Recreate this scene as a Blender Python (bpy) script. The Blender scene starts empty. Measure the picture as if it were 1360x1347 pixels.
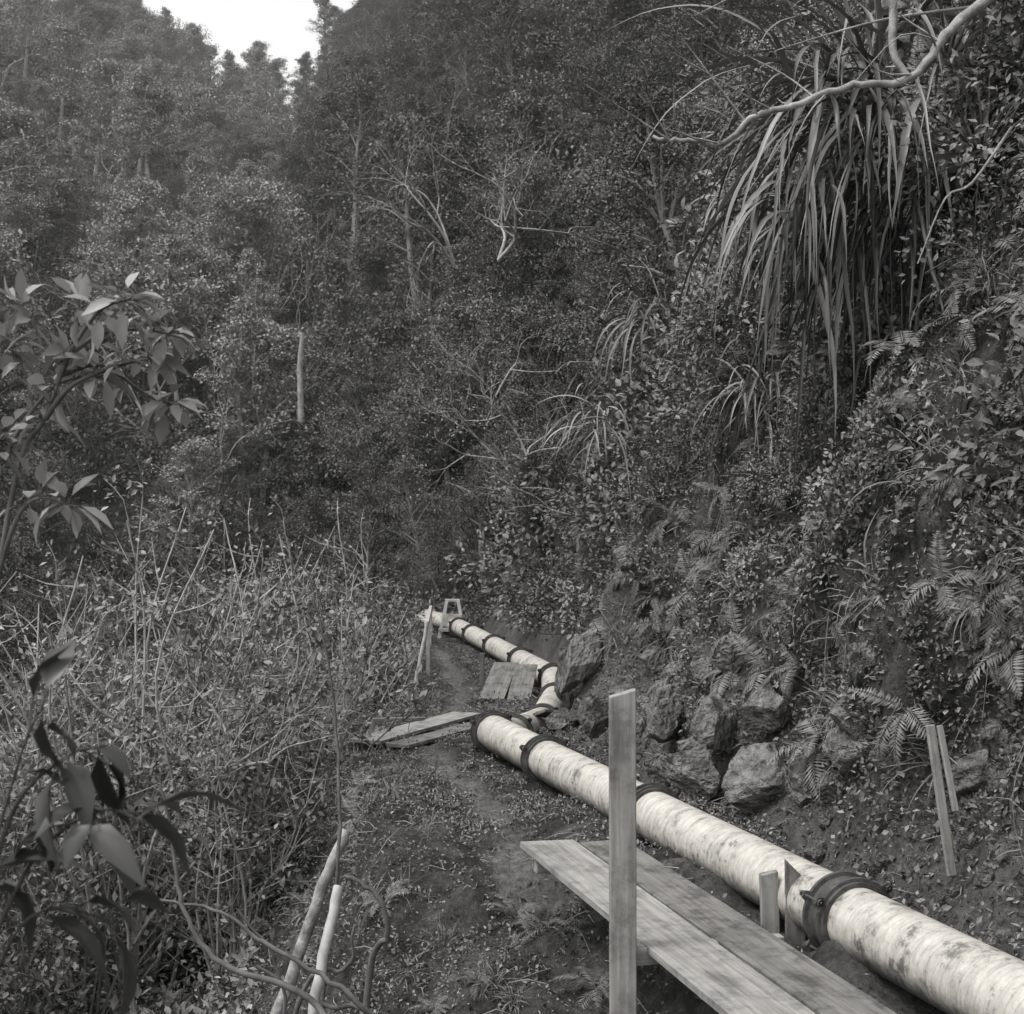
import bpy, math, random
import numpy as np
from mathutils import Vector, Matrix
random.seed(7); RNG=np.random.default_rng(11)
scene=bpy.context.scene
COL=scene.collection

# ------------------------------------------------------------ noise
_perm=np.random.default_rng(3).random(4096*4)
def _h(ix,iy,iz):
    n=(ix*73856093)^(iy*19349663)^(iz*83492791)
    return _perm[(n & 0x3fff)]
def vnoise(x,y,z=0.0):
    x=np.asarray(x,float);y=np.asarray(y,float);z=np.asarray(z,float)+0*x
    ix=np.floor(x).astype(np.int64);iy=np.floor(y).astype(np.int64);iz=np.floor(z).astype(np.int64)
    fx=x-ix;fy=y-iy;fz=z-iz
    fx=fx*fx*(3-2*fx);fy=fy*fy*(3-2*fy);fz=fz*fz*(3-2*fz)
    r=0
    for a in (0,1):
        for b in (0,1):
            for c in (0,1):
                w=(fx if a else 1-fx)*(fy if b else 1-fy)*(fz if c else 1-fz)
                r=r+w*_h(ix+a,iy+b,iz+c)
    return r*2-1
def fbm(x,y,z=0.0,o=4):
    r=0;a=1;s=1
    for i in range(o):
        r=r+a*vnoise(x*s+7.3*i,y*s+3.1*i,np.asarray(z)*s+1.7*i);a*=.5;s*=2.03
    return r
def sstep(a,b,x):
    t=np.clip((x-a)/(b-a),0,1);return t*t*(3-2*t)

# ------------------------------------------------------------ materials
def g(v): return (v,v*.985,v*.955,1)
def newmat(name):
    m=bpy.data.materials.new(name);m.use_nodes=True
    nt=m.node_tree;b=nt.nodes['Principled BSDF'];return m,nt,b
def N(nt,t,**k):
    n=nt.nodes.new(t)
    for a,v in k.items(): setattr(n,a,v)
    return n
def ramp(nt,stops):
    r=nt.nodes.new('ShaderNodeValToRGB');e=r.color_ramp.elements
    e[0].position=stops[0][0];e[0].color=g(stops[0][1])
    e[1].position=stops[-1][0];e[1].color=g(stops[-1][1])
    for p,v in stops[1:-1]:
        q=e.new(p);q.color=g(v)
    return r
def leafmat(name,lo,hi,rough=.6,trans=0,spec=.3,objw=.45):
    m,nt,b=newmat(name);L=nt.links
    geo=N(nt,'ShaderNodeNewGeometry');oi=N(nt,'ShaderNodeObjectInfo')
    mix=N(nt,'ShaderNodeMath',operation='MULTIPLY_ADD');mix.inputs[1].default_value=1-objw
    m2=N(nt,'ShaderNodeMath',operation='MULTIPLY');m2.inputs[1].default_value=objw
    if objw>0: L.new(oi.outputs['Random'],m2.inputs[0])
    L.new(geo.outputs['Random Per Island'],mix.inputs[0]);L.new(m2.outputs[0],mix.inputs[2])
    r=ramp(nt,[(0,lo),(.5,(lo+hi)/2*.85),(1,hi)]);L.new(mix.outputs[0],r.inputs[0])
    if spec<=0:
        nt.nodes.remove(b);df=N(nt,'ShaderNodeBsdfDiffuse');L.new(r.outputs[0],df.inputs[0]);L.new(df.outputs[0],nt.nodes['Material Output'].inputs[0]);return m
    L.new(r.outputs[0],b.inputs['Base Color']);b.inputs['Roughness'].default_value=rough
    b.inputs['Specular IOR Level'].default_value=spec
    if trans>0:
        tr=N(nt,'ShaderNodeBsdfTranslucent');L.new(r.outputs[0],tr.inputs[0])
        ms=N(nt,'ShaderNodeMixShader');ms.inputs[0].default_value=trans
        L.new(b.outputs[0],ms.inputs[1]);L.new(tr.outputs[0],ms.inputs[2])
        L.new(ms.outputs[0],nt.nodes['Material Output'].inputs[0])
    return m
def noisemat(name,stops,scale=5,rough=.9,bump=.3,bscale=30,coord='Object',stretch=None,detail=5,spec=.2,bdist=.02,blotch=0):
    m,nt,b=newmat(name);L=nt.links
    tc=N(nt,'ShaderNodeTexCoord');mp=N(nt,'ShaderNodeMapping')
    L.new(tc.outputs[coord],mp.inputs[0])
    if stretch: mp.inputs['Scale'].default_value=stretch
    oi=N(nt,'ShaderNodeObjectInfo')
    ad=N(nt,'ShaderNodeVectorMath',operation='ADD')
    sc=N(nt,'ShaderNodeMath',operation='MULTIPLY');sc.inputs[1].default_value=37.
    L.new(oi.outputs['Random'],sc.inputs[0]);L.new(mp.outputs[0],ad.inputs[0]);L.new(sc.outputs[0],ad.inputs[1])
    n=N(nt,'ShaderNodeTexNoise');n.inputs['Scale'].default_value=scale;n.inputs['Detail'].default_value=detail;n.inputs['Roughness'].default_value=.65
    L.new(ad.outputs[0],n.inputs[0]);r=ramp(nt,stops);L.new(n.outputs[0],r.inputs[0]);out=r.outputs[0]
    if blotch>0:
        n4=N(nt,'ShaderNodeTexNoise');n4.inputs['Scale'].default_value=3.5;n4.inputs['Detail'].default_value=7;n4.inputs['Roughness'].default_value=.75;L.new(tc.outputs[coord],n4.inputs[0])
        r4=ramp(nt,[(.38,.35),(.5,.85),(.62,1)]);L.new(n4.outputs[0],r4.inputs[0])
        mu=N(nt,'ShaderNodeMixRGB',blend_type='MULTIPLY');mu.inputs[0].default_value=blotch;L.new(out,mu.inputs[1]);L.new(r4.outputs[0],mu.inputs[2]);out=mu.outputs[0]
    L.new(out,b.inputs['Base Color'])
    if bump>0:
        n2=N(nt,'ShaderNodeTexNoise');n2.inputs['Scale'].default_value=bscale;n2.inputs['Detail'].default_value=5
        L.new(ad.outputs[0],n2.inputs[0]);bp=N(nt,'ShaderNodeBump');bp.inputs['Strength'].default_value=bump;bp.inputs['Distance'].default_value=bdist
        L.new(n2.outputs[0],bp.inputs['Height']);L.new(bp.outputs[0],b.inputs['Normal'])
    b.inputs['Roughness'].default_value=rough;b.inputs['Specular IOR Level'].default_value=spec
    return m
M_farL=leafmat('foliage_far_haze_pale',.18,.36,spec=0)  # left hill: distance haze painted into paler leaf colour
M_far=leafmat('foliage_far_haze',.11,.27,spec=0)  # leaf colour lifted a little to imitate distance haze
M_mid=leafmat('foliage_mid',.07,.25,spec=0)
M_bush=leafmat('foliage_bush',.08,.32,spec=.3)
M_pale=leafmat('foliage_pale',.13,.38,spec=.3)
M_sap=leafmat('foliage_sapling',.25,.5,spec=.4,trans=.25,rough=.5)
M_fern=leafmat('foliage_fern',.08,.27,spec=.2)
M_flax=leafmat('foliage_flax',.05,.34,rough=.45,spec=.5)
M_cover=leafmat('foliage_cover',.06,.3,objw=0,spec=0)
M_coverl=leafmat('foliage_cover_light',.1,.36,objw=0,spec=0)
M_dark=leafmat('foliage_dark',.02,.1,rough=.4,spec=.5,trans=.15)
M_bark=noisemat('bark',[(.3,.07),(.7,.18)],8,bump=0)
M_palebark=noisemat('pale_bark',[(.3,.22),(.7,.45)],6,bump=0)
M_darkbark=noisemat('dark_bark',[(.3,.03),(.7,.09)],9,bump=.5)
M_deadwood=noisemat('dead_wood',[(.3,.14),(.55,.34),(.75,.55)],9,bump=.5)
M_timber=noisemat('timber',[(.25,.17),(.45,.28),(.6,.36),(.8,.45)],3,rough=.8,bump=.35,bscale=8,stretch=(.5,9,9),bdist=.006,blotch=.65)
M_timber2=noisemat('timber_weathered',[(.25,.1),(.5,.19),(.8,.3)],3,rough=.85,bump=.4,bscale=8,stretch=(.5,9,9),bdist=.008,blotch=.85)
M_rock=noisemat('rock',[(.3,.07),(.5,.18),(.72,.33)],2.2,bump=1,bscale=5,bdist=.12)
M_stone=noisemat('river_stone',[(.3,.3),(.7,.55)],3,bump=.4,bscale=9,bdist=.04)
M_iron=noisemat('rusty_iron',[(.3,.025),(.7,.11)],12,rough=.7,bump=.3,spec=.3,bdist=.004)
M_whitepole=noisemat('pale_pole',[(.3,.3),(.7,.55)],9,rough=.6,bump=.2,bdist=.004)
M_twig=noisemat('litter_twig',[(.3,.12),(.7,.36)],12,bump=0)

def pipemat():
    m,nt,b=newmat('white_pipe');L=nt.links
    tc=N(nt,'ShaderNodeTexCoord');oi=N(nt,'ShaderNodeObjectInfo')
    sc=N(nt,'ShaderNodeMath',operation='MULTIPLY');sc.inputs[1].default_value=50.;L.new(oi.outputs['Random'],sc.inputs[0])
    ad=N(nt,'ShaderNodeVectorMath',operation='ADD');L.new(tc.outputs['Object'],ad.inputs[0]);L.new(sc.outputs[0],ad.inputs[1])
    mp=N(nt,'ShaderNodeMapping');mp.inputs['Scale'].default_value=(1.3,1.3,4);mp.inputs['Rotation'].default_value=(.35,.15,0);L.new(ad.outputs[0],mp.inputs[0])
    n1=N(nt,'ShaderNodeTexNoise');n1.inputs['Scale'].default_value=3.2;n1.inputs['Detail'].default_value=9;n1.inputs['Roughness'].default_value=.8;n1.inputs['Distortion'].default_value=.5;L.new(mp.outputs[0],n1.inputs[0])
    r1=ramp(nt,[(.32,.3),(.44,.48),(.56,.6),(.8,.68)]);L.new(n1.outputs[0],r1.inputs[0])
    n2=N(nt,'ShaderNodeTexNoise');n2.inputs['Scale'].default_value=5;n2.inputs['Detail'].default_value=10;n2.inputs['Roughness'].default_value=.82;L.new(ad.outputs[0],n2.inputs[0])
    r2=ramp(nt,[(.39,.15),(.46,.75),(.6,1)]);L.new(n2.outputs[0],r2.inputs[0])
    mul=N(nt,'ShaderNodeMixRGB',blend_type='MULTIPLY');mul.inputs[0].default_value=.85;L.new(r1.outputs[0],mul.inputs[1]);L.new(r2.outputs[0],mul.inputs[2])
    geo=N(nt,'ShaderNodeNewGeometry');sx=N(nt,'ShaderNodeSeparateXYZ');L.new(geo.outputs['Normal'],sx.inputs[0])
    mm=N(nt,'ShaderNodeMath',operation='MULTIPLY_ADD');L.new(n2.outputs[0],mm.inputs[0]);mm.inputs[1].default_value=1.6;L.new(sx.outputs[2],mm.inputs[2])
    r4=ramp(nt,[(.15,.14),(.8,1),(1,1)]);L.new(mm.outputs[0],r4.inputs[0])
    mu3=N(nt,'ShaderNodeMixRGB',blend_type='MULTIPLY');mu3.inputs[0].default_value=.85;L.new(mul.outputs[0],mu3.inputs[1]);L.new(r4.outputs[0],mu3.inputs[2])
    w=N(nt,'ShaderNodeTexWave',bands_direction='Z');w.inputs['Scale'].default_value=4.2;w.inputs['Distortion'].default_value=1.0;w.inputs['Detail'].default_value=2;w.inputs['Detail Scale'].default_value=2
    mp2=N(nt,'ShaderNodeMapping');mp2.inputs['Rotation'].default_value=(.16,.08,0);L.new(tc.outputs['Object'],mp2.inputs[0]);L.new(mp2.outputs[0],w.inputs[0])
    r3=ramp(nt,[(.0,.5),(.06,.95),(.15,1),(1,1)]);L.new(w.outputs[1],r3.inputs[0])
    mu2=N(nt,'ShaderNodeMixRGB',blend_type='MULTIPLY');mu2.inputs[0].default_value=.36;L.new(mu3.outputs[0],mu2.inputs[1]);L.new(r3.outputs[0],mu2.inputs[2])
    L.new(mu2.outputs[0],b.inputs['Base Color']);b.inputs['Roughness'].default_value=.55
    bp=N(nt,'ShaderNodeBump');bp.inputs['Strength'].default_value=.35;bp.inputs['Distance'].default_value=.003
    L.new(w.outputs[1],bp.inputs['Height']);L.new(bp.outputs[0],b.inputs['Normal'])
    return m
M_pipe=pipemat()

def groundmat():
    m,nt,b=newmat('earth');L=nt.links
    geo=N(nt,'ShaderNodeNewGeometry')
    n=N(nt,'ShaderNodeTexNoise');n.inputs['Scale'].default_value=2.6;n.inputs['Detail'].default_value=7;n.inputs['Roughness'].default_value=.78;L.new(geo.outputs['Position'],n.inputs[0])
    r=ramp(nt,[(.34,.03),(.48,.08),(.58,.14),(.72,.32)]);L.new(n.outputs[0],r.inputs[0])
    n3=N(nt,'ShaderNodeTexNoise');n3.inputs['Scale'].default_value=14;n3.inputs['Detail'].default_value=5;n3.inputs['Roughness'].default_value=.8;L.new(geo.outputs['Position'],n3.inputs[0])
    r3=ramp(nt,[(.34,.11),(.5,.21),(.66,.35)]);L.new(n3.outputs[0],r3.inputs[0])
    at=N(nt,'ShaderNodeAttribute',attribute_name='path')
    mx=N(nt,'ShaderNodeMixRGB');L.new(at.outputs['Fac'],mx.inputs[0]);L.new(r.outputs[0],mx.inputs[1]);L.new(r3.outputs[0],mx.inputs[2])
    L.new(mx.outputs[0],b.inputs['Base Color']);b.inputs['Roughness'].default_value=.95;b.inputs['Specular IOR Level'].default_value=.1
    n2=N(nt,'ShaderNodeTexNoise');n2.inputs['Scale'].default_value=11;n2.inputs['Detail'].default_value=6;n2.inputs['Roughness'].default_value=.75;L.new(geo.outputs['Position'],n2.inputs[0])
    bp=N(nt,'ShaderNodeBump');bp.inputs['Strength'].default_value=1;bp.inputs['Distance'].default_value=.16
    L.new(n2.outputs[0],bp.inputs['Height']);L.new(bp.outputs[0],b.inputs['Normal'])
    return m
M_ground=groundmat()

# ------------------------------------------------------------ mesh builder
class MB:
    def __init__(s): s.v=[];s.f=[];s.m=[];s.n=0
    def add(s,V,F,mi=0):
        V=np.asarray(V,float).reshape(-1,3);F=np.asarray(F,dtype=np.int64)
        s.v.append(V);s.f.append(F+s.n);s.m.append(mi);s.n+=len(V)
    def mesh(s,name,mats,smooth=True):
        me=bpy.data.meshes.new(name)
        V=np.concatenate(s.v);me.vertices.add(len(V));me.vertices.foreach_set('co',V.ravel())
        li=np.concatenate([f.ravel() for f in s.f]);tot=np.concatenate([np.full(len(f),f.shape[1]) for f in s.f])
        st=np.concatenate([[0],np.cumsum(tot)[:-1]])
        me.loops.add(len(li));me.loops.foreach_set('vertex_index',li.astype(np.int32))
        me.polygons.add(len(tot));me.polygons.foreach_set('loop_start',st.astype(np.int32))
        mi=np.concatenate([np.full(len(f),m) for f,m in zip(s.f,s.m)]);me.polygons.foreach_set('material_index',mi.astype(np.int32))
        me.polygons.foreach_set('use_smooth',np.full(len(tot),smooth))
        me.update(calc_edges=True)
        for m in mats: me.materials.append(m)
        return me
def obj(name,me,parent=None,loc=None):
    o=bpy.data.objects.new(name,me);COL.objects.link(o)
    if parent: o.parent=parent
    if loc is not None: o.location=loc
    return o
def empty(name,loc=(0,0,0)):
    o=bpy.data.objects.new(name,None);COL.objects.link(o);o.location=loc;return o
def nrm(a): return a/(np.linalg.norm(a,axis=-1,keepdims=True)+1e-9)
def tube(mb,pts,rad,n=5,mi=0):
    P=np.asarray(pts,float);k=len(P);R=np.broadcast_to(np.asarray(rad,float),(k,))
    T=nrm(np.gradient(P,axis=0));a=np.array([0,0,1.]) if abs(T[0,2])<.9 else np.array([1.,0,0])
    A=nrm(np.cross(T,a));B=np.cross(T,A);t=np.arange(n)*2*math.pi/n
    V=P[:,None,:]+R[:,None,None]*(np.cos(t)[None,:,None]*A[:,None,:]+np.sin(t)[None,:,None]*B[:,None,:])
    i=np.arange(k-1)[:,None]*n;j=np.arange(n)[None,:];j2=(j+1)%n
    F=np.stack([i+j,i+j2,i+n+j2,i+n+j],-1).reshape(-1,4)
    mb.add(V,F,mi)
    if n>=5: mb.add(V[-1],[list(range(n))],mi)
def smooth_path(pts,k=6):
    P=np.asarray(pts,float);tt=np.linspace(0,len(P)-1,(len(P)-1)*k+1)
    Q=np.vstack([2*P[0]-P[1],P,2*P[-1]-P[-2]]);out=[]
    for s in tt:
        i=min(int(s),len(P)-2);u=s-i;p0,p1,p2,p3=Q[i],Q[i+1],Q[i+2],Q[i+3]
        out.append(.5*((2*p1)+(-p0+p2)*u+(2*p0-5*p1+4*p2-p3)*u*u+(-p0+3*p1-3*p2+p3)*u**3))
    return np.array(out)
def leaves(mb,P,D,L,W,mi=0,six=False,flat=.5,rng=RNG,droop=0.15):
    P=np.asarray(P,float);n=len(P);D=nrm(np.asarray(D,float));L=np.broadcast_to(L,(n,))[:,None];W=np.broadcast_to(W,(n,))[:,None]
    up=nrm(np.array([0,0,1.])*flat+rng.normal(0,.45,(n,3)))
    S=nrm(np.cross(D,up));U=np.cross(S,D)
    if not six:
        V=np.stack([P,P+D*L*.45+S*W*.5,P+D*L-U*L*droop,P+D*L*.45-S*W*.5],1)
        mb.add(V,np.arange(n*4).reshape(n,4),mi)
    else:
        V=np.stack([P,P+D*L*.28+S*W*.42+U*W*.12,P+D*L*.62+S*W*.45+U*W*.1-U*L*droop*.4,P+D*L-U*L*droop*1.4,
                    P+D*L*.62-S*W*.45+U*W*.1-U*L*droop*.4,P+D*L*.28-S*W*.42+U*W*.12,P+D*L*.45-U*L*droop*.15],1)
        b=np.arange(n)[:,None]*7
        mb.add(V,np.concatenate([b+[[0,6,2,1]],b+[[0,5,4,6]]]),mi)
        off=mb.n-n*7
        F=np.concatenate([b+[[6,3,2]],b+[[6,4,3]]])+off
        mb.f.append(F);mb.m.append(mi);mb.v.append(np.zeros((0,3)))
def rdir(n,rng=RNG): return nrm(rng.normal(0,1,(n,3)))

# ------------------------------------------------------------ plant prototypes
def tree_mesh(name,seed,h=7,cr=2.2,lo=.25,nl=30,sub=6,lp=38,leaf=.17,mats=None,bark=0,cone=.5):
    r=np.random.default_rng(seed);mb=MB()
    lean=r.normal(0,.06,2)*h
    top=np.array([lean[0],lean[1],h*.9])
    tr=smooth_path([[0,0,-.4],[lean[0]*.2+r.normal(0,.1),lean[1]*.2,h*.3],[lean[0]*.6,lean[1]*.6+r.normal(0,.15),h*.6],top],4)
    tube(mb,tr,np.linspace(.13*h/7,.025,len(tr)),6,0)
    for i in range(nl):
        t=lo+(1-lo)*((i+r.random())/nl);idx=t*(len(tr)-1);a=int(idx);p=tr[a]+(tr[min(a+1,len(tr)-1)]-tr[a])*(idx-a)
        az=i*2.4+r.normal(0,.4);prof=(math.sin(math.pi*min(1,(t-lo)/(1-lo)*.82+.2))**.7)*(1-cone*.5*t)
        ln=cr*prof*r.uniform(.5,1.2)+.3
        el=r.uniform(.15,.7)+t*.5
        d=np.array([math.cos(az)*math.cos(el),math.sin(az)*math.cos(el),math.sin(el)])
        q=p+d*ln;m_=p+d*ln*.5+np.array([0,0,ln*.08])
        br=smooth_path([p,m_,q],3);tube(mb,br,np.linspace(.045,.012,len(br)),4,0)
        for s in range(sub):
            f=r.uniform(.35,1.05);c=p+d*ln*f+r.normal(0,.26,3)*[1,1,.6]*(.4+ln*.28)
            n=int(lp*r.uniform(.6,1.3));rr=r.uniform(.22,.5)*(cr/2.2)
            o=rdir(n,r)*(r.random((n,1))**.4)*rr*[1,1,.5]
            D=nrm(o+r.normal(0,.25,(n,3)));Ls=leaf*r.uniform(.6,1.3,n)
            leaves(mb,c+o,D,Ls,Ls*.6,1,flat=1.1,rng=r)
    return mb.mesh(name,mats,smooth=False)
def remat(me,mats):
    m=me.copy();m.materials.clear()
    for q in mats: m.materials.append(q)
    return m
def bush_mesh(name,seed,ncl=45,lp=26,leaf=.09,six=False,mats=None,flatz=.8):
    r=np.random.default_rng(seed);mb=MB()
    for i in range(ncl):
        d=rdir(1,r)[0];d[2]=abs(d[2])*flatz;rad=r.uniform(.5,1.1)
        c=d*rad
        br=smooth_path([[0,0,-.1],c*.5+r.normal(0,.06,3),c],3);tube(mb,br,np.linspace(.018,.005,len(br)),3,0)
        n=int(lp*r.uniform(.6,1.3));o=rdir(n,r)*(r.random((n,1))**.5)*r.uniform(.13,.3)
        D=nrm(o+d*.12+r.normal(0,.1,(n,3)));Ls=leaf*r.uniform(.6,1.35,n)
        leaves(mb,c+o,D,Ls,Ls*.55,1,six=six,flat=.9,rng=r)
    return mb.mesh(name,mats,smooth=False)
def stem_shrub(name,seed,h=3,ns=18,leaf=.062,mats=None,lean=.45,dens=1.0):
    r=np.random.default_rng(seed);mb=MB()
    for i in range(ns):
        az=r.uniform(0,6.283);sp=r.uniform(.1,lean)*h;hh=h*r.uniform(.5,1.08)
        e=np.array([math.cos(az)*sp,math.sin(az)*sp,hh])
        b=np.array([math.cos(az),math.sin(az),0])*r.uniform(0,.25)
        st=smooth_path([b-[0,0,.3],b+(e-b)*[.3,.3,.35]+r.normal(0,.13,3),b+(e-b)*[.6,.6,.7]+r.normal(0,.18,3),e],5)
        tube(mb,st,np.linspace(.018,.005,len(st)),4,0)
        for k in range(int(15*dens)):
            t=r.uniform(.15,1);a=int(t*(len(st)-1));p=st[a]
            d=rdir(1,r)[0];d[2]=abs(d[2])*.8+.12;d=nrm(d);ln=r.uniform(.2,.75)*(1.15-t*.5)
            tw=smooth_path([p,p+d*ln*.5+r.normal(0,.04,3),p+d*ln+[0,0,.12*ln]],2);tube(mb,tw,np.linspace(.007,.003,len(tw)),3,0)
            n=int(17*r.uniform(.2,1.4));f=r.uniform(.3,1.05,n)[:,None];P=p+d*ln*f
            D=nrm(d*.4+rdir(n,r));Ls=leaf*r.uniform(.5,1.5,n)
            leaves(mb,P+r.normal(0,.045,(n,3)),D,Ls,Ls*.55,1,flat=.8,rng=r)
    return mb.mesh(name,mats,smooth=False)
def fern_mesh(name,seed,nf=11,mats=None):
    r=np.random.default_rng(seed);mb=MB()
    for i in range(nf):
        az=i*2.4+r.normal(0,.3);el=r.uniform(.3,1.15);d=np.array([math.cos(az)*math.cos(el),math.sin(az)*math.cos(el),math.sin(el)])
        p=np.zeros(3);pts=[p.copy()];K=22;ln=r.uniform(.75,1.15);dr=r.uniform(1.2,2.2)
        for k in range(K):
            d=nrm(d-np.array([0,0,dr/K])+r.normal(0,.02,3));p=p+d*ln/K;pts.append(p.copy())
        pts=np.array(pts);tube(mb,pts,np.linspace(.009,.002,len(pts)),3,0)
        T=nrm(np.gradient(pts,axis=0));S=nrm(np.cross(T,[0,0,1])+r.normal(0,.2,3));idx=np.arange(3,len(pts))
        t=idx/K;wl=(.25*np.sin(np.clip((t-.05)*1.02,0,1)**.75*math.pi)**.8+.012)*r.uniform(.7,1.05,len(idx))
        for sg in (-1,1):
            D=nrm(S[idx]*sg+T[idx]*.45-np.array([0,0,.25])+r.normal(0,.09,(len(idx),3)))
            n=len(idx);Sd=T[idx];P=pts[idx];Lq=(wl*ln)[:,None]
            V=np.stack([P,P+D*Lq*.3+Sd*.021,P+D*Lq,P+D*Lq*.3-Sd*.021],1);mb.add(V,np.arange(n*4).reshape(n,4),1)
    return mb.mesh(name,mats,smooth=False)
def strap_plant(name,seed,n=60,length=1.0,width=.035,el0=(.3,1.4),dr=(1.5,3),mats=None,azr=None,mi=0,mb=None,fin=True,origin=(0,0,0),K=12,spread=.06):
    r=np.random.default_rng(seed);mb=mb or MB()
    for i in range(n):
        az=r.uniform(*(azr or (0,6.283)));el=r.uniform(*el0);d=np.array([math.cos(az)*math.cos(el),math.sin(az)*math.cos(el),math.sin(el)])
        p=np.array(origin,float)+r.normal(0,spread,3);ln=length*r.uniform(.45,1.15);D_=r.uniform(*dr);pts=[p.copy()]
        for k in range(K):
            d=nrm(d-np.array([0,0,D_/K])+r.normal(0,.05,3));p=p+d*ln/K;pts.append(p.copy())
        pts=np.array(pts);T=nrm(np.gradient(pts,axis=0));S=nrm(np.cross(T,[0.02,0.01,1])+r.normal(0,.4,3));U=nrm(np.cross(S,T))
        t=np.linspace(0,1,K+1);w=(width*r.uniform(.6,1.25)*np.clip(np.minimum(.55+t*1.5,(1-t)*2.2+.02),0,1))[:,None]
        V=np.stack([pts-S*w*.5+U*w*.18,pts,pts+S*w*.5+U*w*.18],1).reshape(-1,3)
        F=[]
        for k in range(K):
            a=k*3;F+=[[a,a+1,a+4,a+3],[a+1,a+2,a+5,a+4]]
        mb.add(V,F,mi)
    return mb.mesh(name,mats,smooth=True) if fin else mb
def bare_tree(name,seed,h=4,mats=None,depth=4,r0=.06,spread=.6,upb=.25,lf=0):
    r=np.random.default_rng(seed);mb=MB()
    def grow(p,d,ln,rad,lv):
        q=p+d*ln*.5+r.normal(0,.09*ln,3);d2=nrm(d+r.normal(0,.28,3)+[0,0,.05]);e=q+d2*ln*.5+r.normal(0,.05*ln,3)
        pts=smooth_path([p,q,e],3);tube(mb,pts,np.linspace(rad,rad*.6,len(pts)),5 if lv>2 else 3,0)
        if lf and lv<=1:
            P=e+r.normal(0,.14,(lf,3));leaves(mb,P,rdir(lf,r),.1,.055,1,flat=1,rng=r)
        if lv<=0: return
        for k in range(r.integers(2,4)):
            nd=nrm(d2+rdir(1,r)[0]*spread*r.uniform(.6,1.5)+[0,0,upb*.3]);s=pts[-1] if k<2 else pts[len(pts)//2]
            grow(s,nd,ln*r.uniform(.5,.95),rad*.58,lv-1)
    for k in range(3):
        grow(np.array([0,0,-.2]),nrm(np.array([r.normal(0,.5),r.normal(0,.5),1.])),h*.3,r0,depth)
    return mb.mesh(name,mats,smooth=True)

# ------------------------------------------------------------ terrain
def I(x,xs,ys): return np.interp(x,xs,ys)
def pipe_x(y): return I(y,[-30,3,17,19,22.5,24,35,60],[12,3.4,-.263,.25,.62,.68,-1.26,-5])
def foot(y): return I(y,[-30,5,6.9,12,17,20,24,30,35,40,50,60,600],[13,3.95,3.4,2.0,.85,.95,1.1,.4,-.35,-1.3,-4.5,-8,-80])
def edge(y): return I(y,[-30,6,9,12,15,17,24,35,60],[-.2,-.4,-.6,-.95,-1.4,-1.75,-1.6,-2.1,-6])
def heights(x,y):
    zb=I(y,[-30,6,8,9.5,10.6,11.6,12.6,17,24,35,60],[-5,-4.5,-4.1,-3.7,-3.2,-2.85,-2.74,-2.85,-3.07,-3.15,-3.2])
    zr=I(y,[-30,6,12,17,24,35],[-2.6,-2.6,-2.66,-2.85,-3.07,-3.15])
    px=pipe_x(y);w=sstep(px-.85,px-.25,x);z=zb*(1-w)+zr*w
    e=np.maximum(edge(y)-x,0);z=z-1.5*np.minimum(e,1.6)*sstep(0,.4,e)-.38*np.maximum(e-1.6,0)
    z=np.where(x<-5,np.maximum(z,-6.5),z)
    z=np.maximum(z,-6.5+.45*np.maximum(-11.5-x,0))
    u=x-foot(y);k=I(y,[0,16,30],[1.0,.95,.7])
    z=z+I(u,[0,.25,2.4,4.6,90],[0,.45,6.8,12.5,75])*k
    xc=-.15*y+np.sin(y*.07)*1.2*sstep(60,80,y);v=np.where(y<150,-4+.395*(y-45),-4+.395*105-.3*(y-150))
    dr=np.maximum(x-xc,0);dl=np.maximum(xc-x,0)
    zf=v+1.35*np.minimum(dr,28)+.5*np.maximum(dr-28,0)+.5*np.minimum(dl,70)+.1*np.maximum(dl-70,0)
    zf=zf+fbm(x/14,y/14,0,3)*3.0
    zf=np.where(y>260,zf*np.clip(1-(y-260)/300,0.1,1),zf)
    w=sstep(38,60,y);z=z*(1-w)+zf*w
    return z,u
ys=np.concatenate([np.arange(-30,4,1.5),np.arange(4,28,.1),np.arange(28,45,.2),np.arange(45,62,.6),np.arange(62,170,1.6),np.arange(170,620,12)])
us=np.concatenate([np.arange(-260,-30,10),np.arange(-30,-8,.8),np.arange(-8,-4,.3),np.arange(-4,4.2,.06),np.arange(4.2,12,.4),np.arange(12,40,1.5),np.arange(40,260,10)])
Yg,Ug=np.meshgrid(ys,us,indexing='ij');Xg=foot(Yg)+Ug
Zg,_=heights(Xg,Yg)
near=1-sstep(30,45,Yg)
Zg=Zg+near*(fbm(Xg*1.1,Yg*1.1,0,4)*.09+fbm(Xg*5,Yg*5,2,3)*.028)*(1-sstep(-.2,.2,Ug))*(1+1.4*sstep(0,1,edge(Yg)-Xg)+1.0*(1-sstep(10.5,12.5,Yg)))
bk=near*sstep(.05,.6,Ug)*(1-sstep(6,12,Ug))
nx=fbm(Yg*.35,Zg*.28,3.3,4)*.65+fbm(Yg*1.3,Zg*1.0,8.3,3)*.16+fbm(Yg*4.5,Zg*4.0,5.3,3)*.07+np.abs(vnoise(Yg*2.2,Zg*1.4,1.1))*.14
Xd=Xg-bk*nx
bt=np.exp(-((Yg-18.6)/1.0)**2)*sstep(0,.25,Ug)*(1-sstep(.9,1.6,Ug))
Xd=Xd-bt*.4
ny,nu=Xg.shape
path_pts=np.array([[.3,10.2],[.05,11.5],[-.2,13.5],[-.65,15.4],[-1.0,17],[-.9,20],[-.8,24],[-1.9,35]])
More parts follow.
